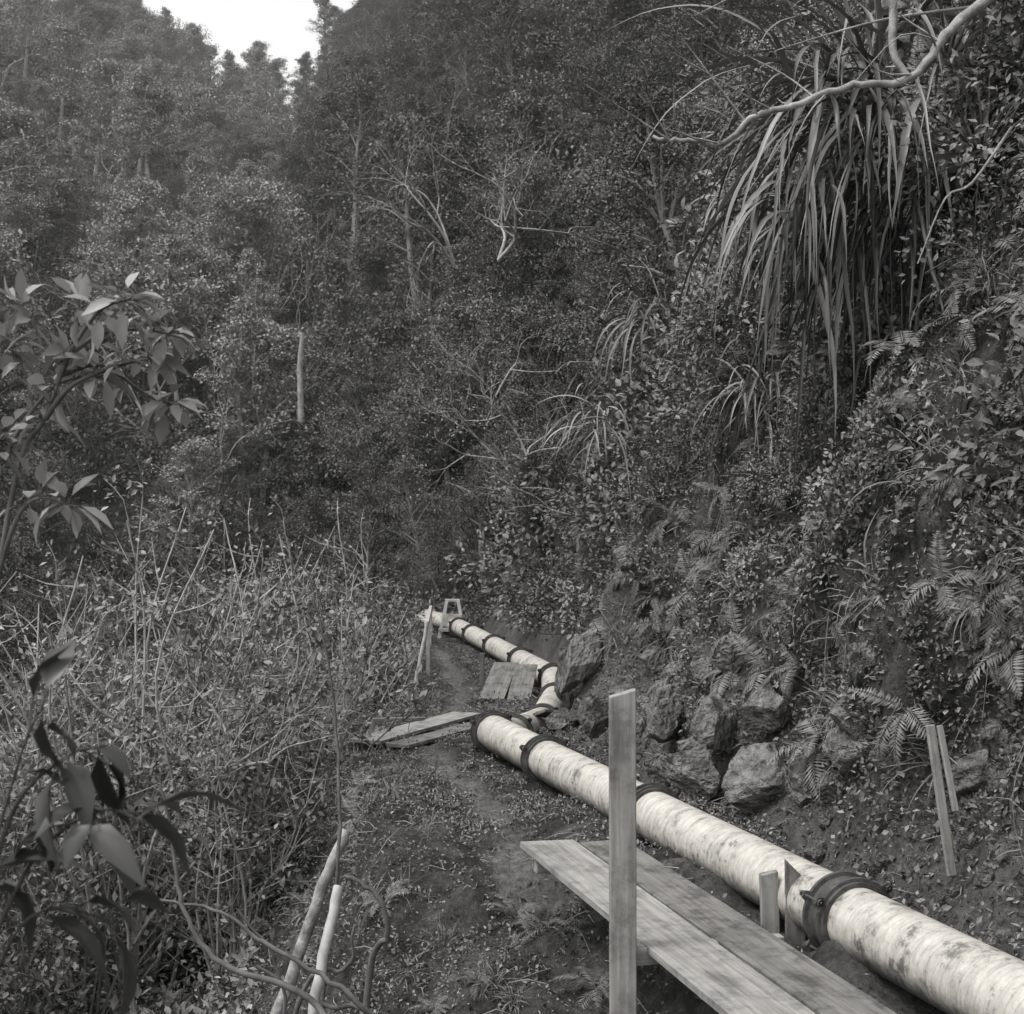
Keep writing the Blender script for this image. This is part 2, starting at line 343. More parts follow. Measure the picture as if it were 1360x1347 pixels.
def pathmask(x,y):
    cx=np.interp(y,path_pts[:,1],path_pts[:,0]);d=np.abs(x-cx)+fbm(x*1.5,y*1.5,0,3)*.14
    return (1-sstep(.05,.3,d))*sstep(10.5,12,y)*(1-sstep(30,35,y))
pm=pathmask(Xd,Yg)
Zg=Zg-pm*.06
gm=MB();ii=np.arange(ny-1)[:,None]*nu;jj=np.arange(nu-1)[None,:]
F=np.stack([ii+jj,ii+jj+1,ii+nu+jj+1,ii+nu+jj],-1).reshape(-1,4)
gm.add(np.stack([Xd,Yg,Zg],-1),F);me=gm.mesh('ground',[M_ground])
at=me.attributes.new('path','FLOAT','POINT')
bankdirt=.5*sstep(-.3,.1,Ug)*(1-sstep(.25,.6,Ug))*near+.7*bt*(Zg<-.6)
at.data.foreach_set('value',np.maximum(pm,np.clip(bankdirt,0,1)).ravel().astype(np.float32))
ground=obj('ground',me)

P3=np.stack([Xd,Yg,Zg],-1)
A_=P3[:-1,:-1];B_=P3[:-1,1:];C_=P3[1:,1:];D_=P3[1:,:-1]
cr_=np.cross(C_-A_,D_-B_);carea=.5*np.linalg.norm(cr_,axis=-1).ravel();cn=nrm(cr_).reshape(-1,3)
cc=((A_+B_+C_+D_)/4).reshape(-1,3);cu=((Ug[:-1,:-1]+Ug[1:,1:])/2).ravel()
cx,cy,cz=cc.T;Af,Bf,Cf,Df=[q.reshape(-1,3) for q in (A_,B_,C_,D_)]
vis=(np.abs(cx)<.38*np.maximum(cy,0)+2.5)&(cy>3)
ced=edge(cy)-cx;cpm=pathmask(cx,cy);cpx=pipe_x(cy)
def pick(dens,seed):
    r=np.random.default_rng(seed);w=np.clip(dens,0,None)*carea*vis;n=int(w.sum())
    if n<1: return np.zeros((0,3)),np.zeros((0,3))
    i=r.choice(len(w),n,p=w/w.sum());a=r.random((n,1));b=r.random((n,1))
    return (Af[i]*(1-a)*(1-b)+Bf[i]*a*(1-b)+Cf[i]*a*b+Df[i]*(1-a)*b),cn[i]
def scatter(name,protos,P,Nn,smin,smax,upw=.7,seed=1,sink=0.0):
    r=np.random.default_rng(seed);n=len(P)
    if n==0: return
    which=r.integers(0,len(protos),n)
    for k,pm_ in enumerate(protos):
        s=np.where(which==k)[0]
        if len(s)==0: continue
        Nz=nrm(Nn[s]*(1-upw)+np.array([0,0,1.])*upw+r.normal(0,.06,(len(s),3)))
        a=rdir(len(s),r);X=nrm(np.cross(a,Nz));Y=np.cross(Nz,X);sc=(smin+(smax-smin)*r.random(len(s))**1.4)[:,None]*.5
        p=P[s]-np.array([0,0,1.])*sink
        V=np.stack([p-X*sc-Y*sc,p+X*sc-Y*sc,p+X*sc+Y*sc,p-X*sc+Y*sc],1)
        mb=MB();mb.add(V,np.arange(len(s)*4).reshape(-1,4))
        par=obj(name,mb.mesh(name+'_points',[],False))
        par.instance_type='FACES';par.use_instance_faces_scale=True;par.instance_faces_scale=1.0
        par.show_instancer_for_render=False;par.show_instancer_for_viewport=False
        ch=obj('plant_form' if 'stone' not in name and 'rock' not in name and 'rubble' not in name else 'stone_form',pm_,parent=par)
def carpet(name,dens,seed,leaf,hmax,mat,clump=2.2,six=False,out=.5):
    r=np.random.default_rng(seed);P,Nn=pick(dens,seed);n=len(P)
    c=fbm(P[:,0]*clump,P[:,1]*clump,P[:,2]*clump,3);keep=c>-.45+r.normal(0,.12,n);P,Nn,c=P[keep],Nn[keep],c[keep];n=len(P)
    h=r.random((n,1))*np.clip(.25+c*.9,.06,1)[:,None]*hmax
    nn=nrm(Nn*.7+[0,0,.4]);P=P+nn*h
    D=nrm(rdir(n,r)+nn*out-[0,0,.15]);Ls=leaf*r.uniform(.5,1.7,n)
    mb=MB();leaves(mb,P,D,Ls,Ls*r.uniform(.35,.75,n),0,six=six,flat=.9,rng=r)
    obj(name,mb.mesh(name,[mat],False))
NZ=fbm(cx*.5,cy*.5,cz*.5,3)

# prototypes
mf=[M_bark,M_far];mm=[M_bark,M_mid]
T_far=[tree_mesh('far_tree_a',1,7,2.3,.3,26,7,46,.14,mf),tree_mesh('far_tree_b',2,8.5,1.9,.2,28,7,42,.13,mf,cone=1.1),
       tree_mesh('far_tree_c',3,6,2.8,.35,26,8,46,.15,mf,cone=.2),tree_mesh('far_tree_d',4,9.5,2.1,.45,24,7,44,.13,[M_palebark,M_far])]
T_farL=[remat(m,[M_palebark,M_farL]) for m in T_far]  # same trees, leaf colour paled further for painted haze
T_mid=[tree_mesh('mid_tree_a',5,5.5,1.9,.2,30,7,44,.085,mm),tree_mesh('mid_tree_b',6,6.5,1.7,.25,30,7,44,.08,[M_palebark,M_mid],cone=.8),tree_mesh('mid_tree_c',8,5,2.2,.25,30,7,44,.09,[M_bark,M_bush],cone=.2)]
B_small=[bush_mesh('bush_a',21,mats=[M_bark,M_bush],leaf=.08),bush_mesh('bush_b',22,60,26,.06,mats=[M_bark,M_mid]),bush_mesh('bush_c',23,40,16,.11,six=True,mats=[M_bark,M_bush])]
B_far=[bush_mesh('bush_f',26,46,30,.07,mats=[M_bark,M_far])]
B_leafy=[bush_mesh('leafy_a',24,42,15,.14,six=True,mats=[M_bark,M_bush]),bush_mesh('leafy_b',25,36,18,.11,six=True,mats=[M_bark,M_mid])]
S_shr=[stem_shrub('stem_a',31,mats=[M_palebark,M_pale]),stem_shrub('stem_b',32,h=2.6,ns=20,mats=[M_bark,M_bush],lean=.6,leaf=.07),stem_shrub('stem_c',33,h=3.4,ns=15,mats=[M_palebark,M_pale],dens=.75,lean=.5)]
FERN=[fern_mesh('fern_a',41,11,[M_twig,M_fern]),fern_mesh('fern_b',42,8,[M_twig,M_fern])]
GRASS=[strap_plant('grass_a',51,50,.6,.012,(.4,1.5),(.6,2.4),[M_bush],K=6),strap_plant('grass_b',52,40,.7,.02,(.3,1.4),(1,2.8),[M_fern],K=7)]
ASTEL=[strap_plant('astelia_a',53,50,1.,.04,(.2,1.3),(1.5,3),[M_flax],K=9)]
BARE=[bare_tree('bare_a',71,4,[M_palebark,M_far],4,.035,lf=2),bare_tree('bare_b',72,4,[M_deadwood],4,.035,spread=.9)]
BAREG=remat(BARE[1],[M_deadwood]);BAREL=bare_tree('bare_l',75,4,[M_deadwood,M_bush],4,.035,spread=.8,lf=5)

# far forest
lefth=cx<-.15*cy-1
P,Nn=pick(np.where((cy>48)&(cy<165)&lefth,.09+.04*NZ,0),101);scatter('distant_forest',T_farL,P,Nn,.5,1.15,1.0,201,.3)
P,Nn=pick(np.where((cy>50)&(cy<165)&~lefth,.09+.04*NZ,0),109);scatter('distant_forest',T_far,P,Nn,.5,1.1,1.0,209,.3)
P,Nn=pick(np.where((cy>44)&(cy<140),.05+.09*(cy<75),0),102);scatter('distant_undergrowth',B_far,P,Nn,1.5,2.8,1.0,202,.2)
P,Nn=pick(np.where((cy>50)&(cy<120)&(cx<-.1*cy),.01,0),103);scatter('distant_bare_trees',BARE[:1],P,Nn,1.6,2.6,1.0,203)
P,Nn=pick(np.where((cy>25)&(cy<54)&(cu>.8)&(cu<13),.12,0),104);scatter('hillside_trees',T_mid,P,Nn,.45,1.05,.85,204,.2)
d=np.where((cy>27)&(cy<54)&(cx<-11.3)&(cx>-26),.12,0)+np.where((cy>37)&(cy<56)&(cu<.8)&(cx>-12),.18,0)
P,Nn=pick(d,105);scatter('valley_trees',T_mid,P,Nn,.5,.95,1.0,205,.2)
d=np.where((cy>21)&(cy<52)&(cu>.5)&(cu<10),.38,0)+np.where((cy>20)&(cy<60)&(cx<-4)&(cx>-26)&(np.abs(cx+9.5)>1.2),.2,0)+np.where((cy>37)&(cy<60)&(cu>-4)&(cu<.8),.3,0)
P,Nn=pick(d,106);scatter('hillside_shrubs',B_small,P,Nn,.8,1.7,.8,206,.1)
P,Nn=pick(np.where((cy>22)&(cy<50)&(cu>1.2)&(cu<8),.04,0),107);scatter('bare_hillside_trees',[BAREL,BAREG],P,Nn,.5,.95,.7,207)
# near bank
nb=(cy<27)&(cu>-.1)&(cu<7);hh=cz+2.7
cbt=np.exp(-((cy-18.6)/.9)**2)*(cu<1.2)*(cu>.05)*(hh<3)
carpet('bank_ground_cover',np.where(nb&(hh<7.5),(1250-500*(cy>15))*(.3+.7*sstep(.2,.9,hh))*(.7+.6*sstep(-.3,.4,NZ))*(1-.8*cbt),0),111,.04,.16,M_cover)
P,Nn=pick(np.where(nb,2.8*sstep(.5,2.0,hh)*(1+NZ)*(1-.9*cbt),0),112);scatter('bank_ferns',FERN,P,Nn,.2,.6,.45,212)
P,Nn=pick(np.where(nb,.75*sstep(1.2,3.0,hh)*(1-NZ*.8)*(1-cbt),0),113);scatter('bank_shrubs',B_small,P,Nn,.28,.65,.5,213,.05)
P,Nn=pick(np.where(nb&(hh>3.0),.4,0),116);scatter('bank_shrubs',B_small,P,Nn,.6,1.2,.5,216,.05)
P,Nn=pick(np.where(nb,.9*sstep(.2,1.5,hh),0),114);scatter('bank_grass',GRASS,P,Nn,.4,1.0,.5,214)
P,Nn=pick(np.where(nb&(cy>10),.10*sstep(3,5,hh),0),115);scatter('bank_flax',ASTEL,P,Nn,.7,1.2,.5,215)
# bench and embankment
bn=(cy<34)&(cu<-.1)&(ced<2.6)
off=np.clip(1-cpm*1.25,0.04,1)*(np.abs(cx-cpx)>.24)*(1-.8*((cx>cpx-1.2)&(cx<cpx)&(cy<11)))
carpet('embankment_ground_cover',np.where(bn,I(cy,[5,14,34],[2600,1800,600])*off*(.3+.7*sstep(-.35,.3,NZ)),0),121,.026,.14,M_cover,clump=2.6)
P,Nn=pick(np.where(bn&(cx<cpx-.9),5*off*(NZ>-.4),0),122);scatter('embankment_grass',GRASS,P,Nn,.15,.5,.6,222)
P,Nn=pick(np.where(bn&((ced>.1)|(cy<11.5))&(cx<cpx-.8),1.8,0),123);scatter('embankment_ferns',FERN,P,Nn,.12,.34,.6,223)
# gully
gl=(ced>1.1)&(cx>-9)&(cy<36)&(cy>5)
P,Nn=pick(np.where(gl,.8,0),131);scatter('gully_shrubs',B_leafy,P,Nn,.4,.9,.8,231)
carpet('gully_ground_cover',np.where(gl,I(cy,[5,16,34],[420,260,120]),0),132,.08,.45,M_coverl,clump=1.2)
P,Nn=pick(np.where((ced>.8)&(cx>-8.5)&(cy>11.5)&(cy<29),.31,0),133);scatter('streamside_shrub',S_shr,P,Nn,1.0,1.65,.95,233)
P,Nn=pick(np.where((ced>1.8)&(cx>-8.5)&(cy>13)&(cy<32),.10,0),134);scatter('gully_bushes',B_small,P,Nn,1.2,2.2,.95,234)

# litter
P,Nn=pick(np.where((cy<24)&(cu<1.2)&(ced<2.0)&(np.abs(cx-cpx)>.3),14,0),151);r=np.random.default_rng(5);mb=MB()
for p,n_ in zip(P,Nn):
    d=nrm(rdir(1,r)[0]*[1,1,.25]);ln=r.uniform(.05,.3);b0=p+n_*.015
    tube(mb,[b0,b0+d*ln*.5+r.normal(0,.01,3)+[0,0,.02],b0+d*ln],[.005,.004,.002],4)
obj('fallen_twigs',mb.mesh('fallen_twigs',[M_twig]))
P,Nn=pick(np.where(nb&(hh>.6)&(hh<5),3.0,0),152);mb=MB()
for p,n_ in zip(P,Nn):
    ln=r.uniform(.3,1.1);q=p+n_*.06;t_=smooth_path([q,q+[r.normal(0,.1),r.normal(0,.1),-ln*.5],q+np.array([r.normal(0,.15)-.05-ln*.2,r.normal(0,.15),-ln])],3)
    tube(mb,t_,np.linspace(.006,.002,len(t_)),3)
obj('hanging_roots',mb.mesh('hanging_roots',[M_twig]))

# ------------------------------------------------------------ hero plants
mb=MB()
strap_plant('x',301,80,2.25,.055,(-.1,1.1),(2.2,4.4),azr=(2.3,4.8),mi=0,mb=mb,fin=False,origin=(3.25,13.0,3.5),K=14,spread=.22)
strap_plant('x',304,45,2.0,.055,(-.2,.9),(2.4,4.4),azr=(2.6,5.0),mi=0,mb=mb,fin=False,origin=(2.75,13.1,2.7),K=14,spread=.2)
strap_plant('x',302,85,2.0,.045,(.1,1.5),(.8,2.4),azr=(1.6,4.6),mi=0,mb=mb,fin=False,origin=(3.1,13.0,3.6),K=14,spread=.22)
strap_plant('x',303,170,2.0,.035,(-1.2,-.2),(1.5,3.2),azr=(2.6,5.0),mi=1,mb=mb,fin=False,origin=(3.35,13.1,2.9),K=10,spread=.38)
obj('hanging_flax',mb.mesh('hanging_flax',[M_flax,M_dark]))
for sd,og,ln in ((311,(1.75,18.5,2.4),1.3),(312,(1.15,18.0,1.0),1.0),(313,(2.6,15.5,1.2),1.1)):
    mb=MB();strap_plant('x',sd,60,ln,.03,(-.1,1.4),(1.6,4),azr=(1.6,5.6),mi=0,mb=mb,fin=False,origin=og,K=12,spread=.12)
    obj('hanging_flax',mb.mesh('small_flax',[M_flax]))
for og,s,k in (((4.0,12.6,3.1),1.0,0),((4.1,12.0,2.0),.9,1),((3.9,12.9,4.0),1.0,2),((3.9,11.3,.8),.8,0),((2.9,14.6,3.9),1.0,1)):
    o_=obj('overhanging_shrub',B_small[k],loc=og);o_.scale=(s,)*3;o_.rotation_euler=(.2,-.6,k*1.3)

mb=MB()
main=smooth_path([[4.9,8.3,4.3],[3.1,7.5,3.1],[2.24,7.1,2.42],[2.05,7.05,2.22],[1.9,7.0,2.05],[1.72,7,2.03],[1.52,7,1.99],[1.35,7,1.92],[1.19,7,1.89],[1.08,7,1.80],[.98,7,1.73],[.9,7,1.755],[.8,7,1.75],[.68,7,1.77]],5)
jr=np.random.default_rng(4).normal(0,.006,(len(main),3));main=main+jr
tube(mb,main,np.interp(np.arange(len(main)),[0,10,20,len(main)-1],[.05,.027,.019,.009]),8)
b2=smooth_path([[1.9,7.0,2.06],[1.84,7.05,2.2],[1.85,7.1,2.45],[1.78,7.1,2.7],[1.9,7.2,3.3]],5);tube(mb,b2,np.linspace(.016,.03,len(b2)),7)
rr=np.random.default_rng(9)
for i in range(22):
    k=rr.integers(12,len(main)-3);p=main[k];dd=nrm(np.array([-.7,rr.normal(0,.5),rr.normal(.1,.6)]));ln=rr.uniform(.1,.6)
    t_=smooth_path([p,p+dd*ln*.5+rr.normal(0,.04,3),p+dd*ln+rr.normal(0,.06,3)],3);tube(mb,t_,np.linspace(.006,.0015,len(t_)),4)
for (x0,z0,x1,z1) in [(1.8,2.75,.9,2.42),(2.3,2.5,1.3,2.25),(2.6,2.9,2.0,2.45),(2.5,1.9,2.0,1.2)]:
    t_=smooth_path([[x0,7.3,z0],[(x0*.6+x1*.4),7.3,(z0+z1)/2+.07],[x1*.7+x0*.3,7.25,(z0+z1)/2-.02],[x1,7.2,z1]],4);tube(mb,t_,np.linspace(.009,.003,len(t_)),5)
obj('overhanging_branch',mb.mesh('overhanging_branch',[M_deadwood]))

def sapling(name,paths,leafL,leafM,barkM,seed,n=12,drop=.3,r0=.016,six=True,wr=.42,dr=.2,per=2):
    r=np.random.default_rng(seed);mb=MB()
    for P in paths:
        st=smooth_path(P,5);tube(mb,st,np.linspace(r0,r0*.3,len(st)),6,0)
        T=nrm(np.gradient(st,axis=0))
        for j in range(len(st)*5//10,len(st),2):
            for q in range(per if j<len(st)-2 else n//2):
                d=nrm(T[j]*.3+rdir(1,r)[0]*.9+[0,0,.1]);pl=r.uniform(.02,.06)
                tube(mb,[st[j],st[j]+d*pl*.5,st[j]+d*pl],[.002,.002,.0015],3,0)
                leaves(mb,[st[j]+d*pl],[d-np.array([0,0,drop])],leafL*r.uniform(.5,1.2),leafL*wr*r.uniform(.8,1.1),1,six=six,flat=1.2,rng=r,droop=dr)
    return obj(name,mb.mesh(name,[barkM,leafM],smooth=True))
sp=[[[-1.95,5,-1.6],[-1.72,5,0.0],[-1.6,5,.3],[-1.52,5,.52],[-1.48,5,.68]],
    [[-1.6,5,.3],[-1.5,5,.42],[-1.35,5.1,.5],[-1.25,5.1,.52]],[[-1.56,5,.42],[-1.5,5,.55],[-1.38,4.9,.66],[-1.28,4.9,.7]],
    [[-1.54,5,.5],[-1.62,5,.6],[-1.7,5,.7]],[[-1.68,5,.1],[-1.72,5,.2],[-1.6,5.1,.42],[-1.42,5.1,.46]],[[-1.78,5,-.3],[-1.7,5,-.05],[-1.62,5,.03],[-1.5,5,.0]],[[-1.9,5,-.3],[-1.8,5,.1],[-1.75,5,.25]],
    [[-1.54,5,.5],[-1.42,5.05,.6],[-1.3,5.1,.62],[-1.18,5.1,.6]],[[-1.58,5,.36],[-1.66,5,.5],[-1.74,5,.55]],[[-1.55,5,.45],[-1.45,5.15,.5],[-1.3,5.2,.4],[-1.2,5.2,.36]]]
sapling('broadleaf_sapling',sp,.115,M_sap,M_bark,5,30,.3,r0=.011,per=3)
sp=[[[-.95,2.3,-1.6],[-.9,2.3,-.9],[-.82,2.4,-.45],[-.76,2.4,-.3]],[[-.9,2.3,-.9],[-.8,2.4,-.6],[-.68,2.4,-.5],[-.6,2.4,-.52]],[[-.92,2.3,-1.1],[-.84,2.4,-.75],[-.76,2.4,-.66],[-.66,2.4,-.68]],[[-.86,2.35,-.7],[-.82,2.4,-.5],[-.75,2.45,-.42],[-.68,2.45,-.4]]]
sapling('foreground_sapling',sp,.12,M_dark,M_darkbark,6,5,.3,r0=.005,wr=.4,dr=.4)

def branches(name,paths,rad,mat,n=7):
    mb=MB()
    for P,(ra,rb) in zip(paths,rad):
        st=smooth_path(P,7);k=len(st);st=st+np.random.default_rng(k).normal(0,.005,(k,3));tube(mb,st,np.linspace(ra,rb,k),n)
    return obj(name,mb.mesh(name,[mat]))
branches('bare_stems',[
  [[-.75,7.0,-2.7],[-1.0,7.2,-2.42],[-1.45,7.3,-2.28],[-1.66,7.4,-2.05],[-1.74,7.5,-1.75],[-1.8,7.5,-1.4]],
  [[-.6,7.6,-2.75],[-.9,7.6,-2.5],[-1.3,7.7,-2.3],[-1.6,7.8,-2.15],[-2.0,7.9,-2.12]],
  [[-1.9,7.4,-2.9],[-1.95,7.5,-2.4],[-2.05,7.6,-1.9],[-2.1,7.6,-1.2]],
  [[-1.35,10,-3.8],[-1.2,10,-2.5],[-1.22,10.2,-1.6],[-1.32,10.2,-.9],[-1.45,10.2,-.4]],
  [[-.95,9.4,-3.8],[-.9,9.3,-2.9],[-.78,9.2,-2.7],[-.85,9.2,-2.45],[-1.05,9.3,-2.35]],
  [[-1.5,8.6,-3.8],[-1.2,8.5,-2.8],[-.95,8.4,-2.65],[-.9,8.4,-2.4]],
  [[-1.4,8.0,-3.8],[-1.25,8.0,-2.9],[-1.3,8,-2.5],[-1.5,8,-2.2]],
  [[-.5,8.4,-3.8],[-.8,8.4,-2.95],[-1.1,8.5,-2.9],[-1.5,8.6,-2.7]]],
  [(.02,.007),(.018,.006),(.012,.004),(.016,.005),(.025,.014),(.018,.008),(.014,.006),(.02,.01)],M_bark)
branches('timber_pole',[[[-1.28,8.1,-4.2],[-1.12,8.35,-2.8],[-1.02,8.6,-2.23]]],[(.036,.03)],M_whitepole,10)
branches('fallen_log',[[[-1.9,11.0,-4.2],[-1.45,11.2,-2.9],[-1.28,11.3,-2.5]]],[(.05,.04)],M_deadwood,9)
branches('timber_pole',[[[-1.58,22,-3.4],[-1.42,22,-2.5],[-1.27,22,-1.72]]],[(.035,.03)],M_whitepole,8)
branches('timber_pole',[[[-1.75,17.6,-3.0],[-1.72,17.6,-2.6]]],[(.035,.03)],M_whitepole,8)
branches('dead_tree_trunk',[[[-7.5,52,3],[-7.55,52,5],[-7.45,52,6.2]]],[(.12,.08)],M_palebark,8)
for nm,loc,s,m,rot in [('dead_tree',(-.3,34,6.0),1.3,BAREG,2.0),('dead_tree',(-1.4,35,6.0),1.1,BARE[0],1.0),('dead_shrub',(.3,25,1.0),.7,BAREG,4.0),('dead_shrub',(-.2,25,.9),.6,BAREL,.3),('dead_shrub',(-.4,27,2.0),.7,BAREG,1.3),('dead_shrub',(-4.3,17,-2.6),.75,BAREG,.8),('dead_shrub',(-2.9,15,-2.6),.6,BAREG,2.8)]:
    o_=obj(nm,m,loc=loc);o_.scale=(s,)*3;o_.rotation_euler=(0,-.5 if 'tree' not in nm else -.15,rot)

# ------------------------------------------------------------ pipeline
def align(o,p,dv):
    o.location=p;o.rotation_euler=Vector(dv).to_track_quat('Z','Y').to_euler()
R=.2
def section(parent,p0,p1,name='pipe_section',r=R):
    p0=np.array(p0,float);p1=np.array(p1,float);L=np.linalg.norm(p1-p0);mb=MB()
    k=max(6,int(L/.06));zz=np.linspace(0,L,k);n=48;t=np.arange(n)*2*math.pi/n
    rad=r*(1+.006*vnoise(zz*3,zz*0,p0[1]))
    V=np.stack([rad[:,None]*np.cos(t),rad[:,None]*np.sin(t),zz[:,None]+0*t],-1)
    i=np.arange(k-1)[:,None]*n;j=np.arange(n)[None];j2=(j+1)%n
    mb.add(V,np.stack([i+j,i+j2,i+n+j2,i+n+j],-1).reshape(-1,4))
    o=obj(name,mb.mesh(name,[M_pipe]),parent);align(o,p0,p1-p0);return o
def coupling_mesh():
    mb=MB();prof=[(-.12,.203),(-.12,.226),(-.10,.23),(-.098,.25),(-.07,.25),(-.066,.226),(-.02,.22),(.02,.22),(.066,.226),(.07,.25),(.098,.25),(.10,.23),(.12,.226),(.12,.203)]
    n=48;t=np.arange(n)*2*math.pi/n;V=np.array([[[r*math.cos(a),r*math.sin(a),z] for a in t] for z,r in prof])
    k=len(prof);i=np.arange(k-1)[:,None]*n;j=np.arange(n)[None];j2=(j+1)%n
    mb.add(V,np.stack([i+j,i+j2,i+n+j2,i+n+j],-1).reshape(-1,4))
    for a in (0.5,2.4,4.1,5.6):
        c,s=math.cos(a),math.sin(a);ca=np.array([c,s,0]);ta=np.array([-s,c,0]);q=ca*.268
        tube(mb,[q+[0,0,-.14],q+[0,0,.14]],[.009,.009],8)
        for z in (-.115,.115):
            tube(mb,[q+[0,0,z-.01],q+[0,0,z+.01]],[.02,.02],6)
        for z in (-.084,.084):
            c0=ca*.24;h=.01
            V=[c0-ta*.035+[0,0,z-h],c0+ta*.035+[0,0,z-h],c0+ta*.02+ca*.045+[0,0,z-h],c0-ta*.02+ca*.045+[0,0,z-h]]
            V+= [v+np.array([0,0,2*h]) for v in V]
            mb.add(V,[[0,3,2,1],[4,5,6,7],[0,1,5,4],[1,2,6,5],[2,3,7,6],[3,0,4,7]])
    return mb.mesh('coupling',[M_iron],smooth=False)
CM=coupling_mesh()
pl=empty('water_pipeline')
def Apt(y): return np.array([2.38-.2617*(y-6.9),y,-2.35-.0248*(y-6.9)])
cy_=[2.5,5.3,8.5,11.7,14.7,16.85]
for a,b in zip(cy_[:-1],cy_[1:]): section(pl,Apt(a),Apt(b))
for b in cy_[1:]:
    c=obj('coupling',CM,pl);align(c,Apt(b),Apt(b)-Apt(b-1))
    c.scale=(1,1,1) if b<10 else (1,1,.6)
c=Apt(16.85)
B0=np.array([.68,24,-2.81]);B1=np.array([-1.26,35,-2.89])
chain=[c,[.02,18.0,-2.80],[.42,20.3,-2.98],[.66,22.6,-2.96],B0]
for a,b in zip(chain[:-1],chain[1:]): section(pl,a,b)
for q in chain[1:-1]:
    o_=obj('coupling',CM,pl);align(o_,q,np.array(chain[2])-np.array(chain[1]));o_.scale=(1,1,.6)
bp=[0,3,6,9,11.2]
L=np.linalg.norm(B1-B0);ud=(B1-B0)/L
for a,b in zip(bp[:-1],bp[1:]): section(pl,B0+ud*a,B0+ud*b)
for a in bp: o_=obj('coupling',CM,pl);align(o_,B0+ud*a,ud);o_.scale=(1,1,.6)
section(pl,B1,(-2.3,39.5,-2.95))

# ------------------------------------------------------------ timber
def board(parent,name,p0,p1,w,t,mat=M_timber,roll=0,taper=None,bev=.006):
    p0=Vector(p0);p1=Vector(p1);d=p1-p0;L=d.length
    V=[(x,y,z) for x in (0,L) for y in (-w/2,w/2) for z in (-t/2,t/2)]
    if taper:
        V[4]=(L-taper[0],-w/2,-t/2);V[5]=(L-taper[0],-w/2,t/2);V[6]=(L-taper[1],w/2,-t/2);V[7]=(L-taper[1],w/2,t/2)
    me=bpy.data.meshes.new(name);me.from_pydata(V,[],[(0,1,3,2),(4,6,7,5),(0,4,5,1),(2,3,7,6),(0,2,6,4),(1,5,7,3)]);me.materials.append(mat)
    o=obj(name,me,parent);x=d.normalized();up=Vector((0,0,1)) if abs(x.z)<.9 else Vector((0,-1,0))
    y=up.cross(x).normalized();z=x.cross(y);m=Matrix((x,y,z)).transposed() @ Matrix.Rotation(roll,3,'X')
    o.matrix_local=Matrix.Translation(p0)@m.to_4x4()
    b=o.modifiers.new('b','BEVEL');b.width=bev;b.segments=2;b.limit_method='ANGLE'
    return o
dirp=Vector((-.2617,1,-.018)).normalized();side=Vector((1,.2617,0)).normalized()
wk=empty('timber_walkway')
base=Vector((.06,11.0,-2.545))
for k,(w0,off_,st_,mt) in enumerate([(.42,.21,0,M_timber),(.35,.61,.12,M_timber2)]):
    p1=base+side*off_-dirp*st_;p0=p1-dirp*(6.5)
    p0=Vector((p0.x,p0.y,p1.z+.06+.01*k));board(wk,'plank_%d'%k,p0,p1,w0,.045,mt,roll=(.02,-.015)[k],bev=.004)
for s_,ex in ((.35,-.02),(2.75,.16),(4.6,.0)):
    q=base-dirp*s_-Vector((0,0,.085-.01*s_));board(wk,'bearer',q-side*ex,q+side*.85,.09,.1,M_timber)
post=empty('wooden_post')
board(post,'shaft',(.632,8.28,-4.3),(.625,8.28,-1.03),.15,.09,M_timber,roll=0,taper=(0.0,.045))
pg=empty('retaining_peg')
board(pg,'stake',(1.60,9.0,-2.9),(1.58,9.0,-2.24),.11,.06,M_timber,taper=(.0,.02))
pg=empty('retaining_peg')
board(pg,'stake',(1.72,8.85,-2.9),(1.72,8.88,-2.14),.12,.05,M_timber2,taper=(.12,.0))
mbd=empty('timber_footbridge')
board(mbd,'plank_1',(-1.75,17.3,-2.78),(-.62,20.2,-2.86),.42,.045,M_timber)
board(mbd,'plank_2',(-1.33,17.0,-2.78),(-.4,19.2,-2.85),.3,.045,M_timber2)
board(mbd,'bearer',(-2.0,17.5,-2.85),(-.8,17.7,-2.88),.09,.09,M_timber2)
board(mbd,'bearer_2',(-1.9,19.9,-2.92),(-.4,20.1,-2.92),.09,.09,M_timber2)
lb=empty('loose_boards')
board(lb,'board_1',(-.32,22.6,-2.98),(-.1,24.3,-2.6),.4,.04,M_timber2)
board(lb,'board_2',(.1,22.4,-2.98),(.24,24.0,-2.6),.36,.04,M_timber2)
board(lb,'board_5',(.35,18.9,-2.66),(.55,19.4,-2.76),.18,.04,M_timber2,roll=-.4)
board(lb,'board_6',(-.5,24.5,-3.1),(-.5,24.5,-2.45),.08,.08,M_timber2)
bt_=empty('leaning_batten')
board(bt_,'batten',(2.80,9.3,-2.35),(2.72,9.5,-1.42),.06,.03,M_timber,roll=.3)
board(bt_,'batten_2',(2.84,9.35,-1.95),(2.78,9.5,-1.42),.04,.03,M_timber,roll=.1)
tr=empty('wooden_trestle')
for sx in (-1,1):
    board(tr,'leg_a',(-1.45+sx*.32,35.4,-3.2),(-1.45+sx*.14,35.6,-2.3),.08,.05,M_whitepole)
    board(tr,'leg_b',(-1.45+sx*.32,36.0,-3.2),(-1.45+sx*.14,35.8,-2.3),.08,.05,M_whitepole)
board(tr,'top_rail',(-1.63,35.7,-2.28),(-1.27,35.7,-2.28),.16,.06,M_whitepole)
board(tr,'panel',(-1.68,35.48,-2.75),(-1.22,35.48,-2.75),.04,.3,M_whitepole)
board(tr,'lower_rail',(-1.78,35.37,-2.98),(-1.12,35.37,-2.98),.05,.08,M_whitepole)
rl=empty('timber_railing')
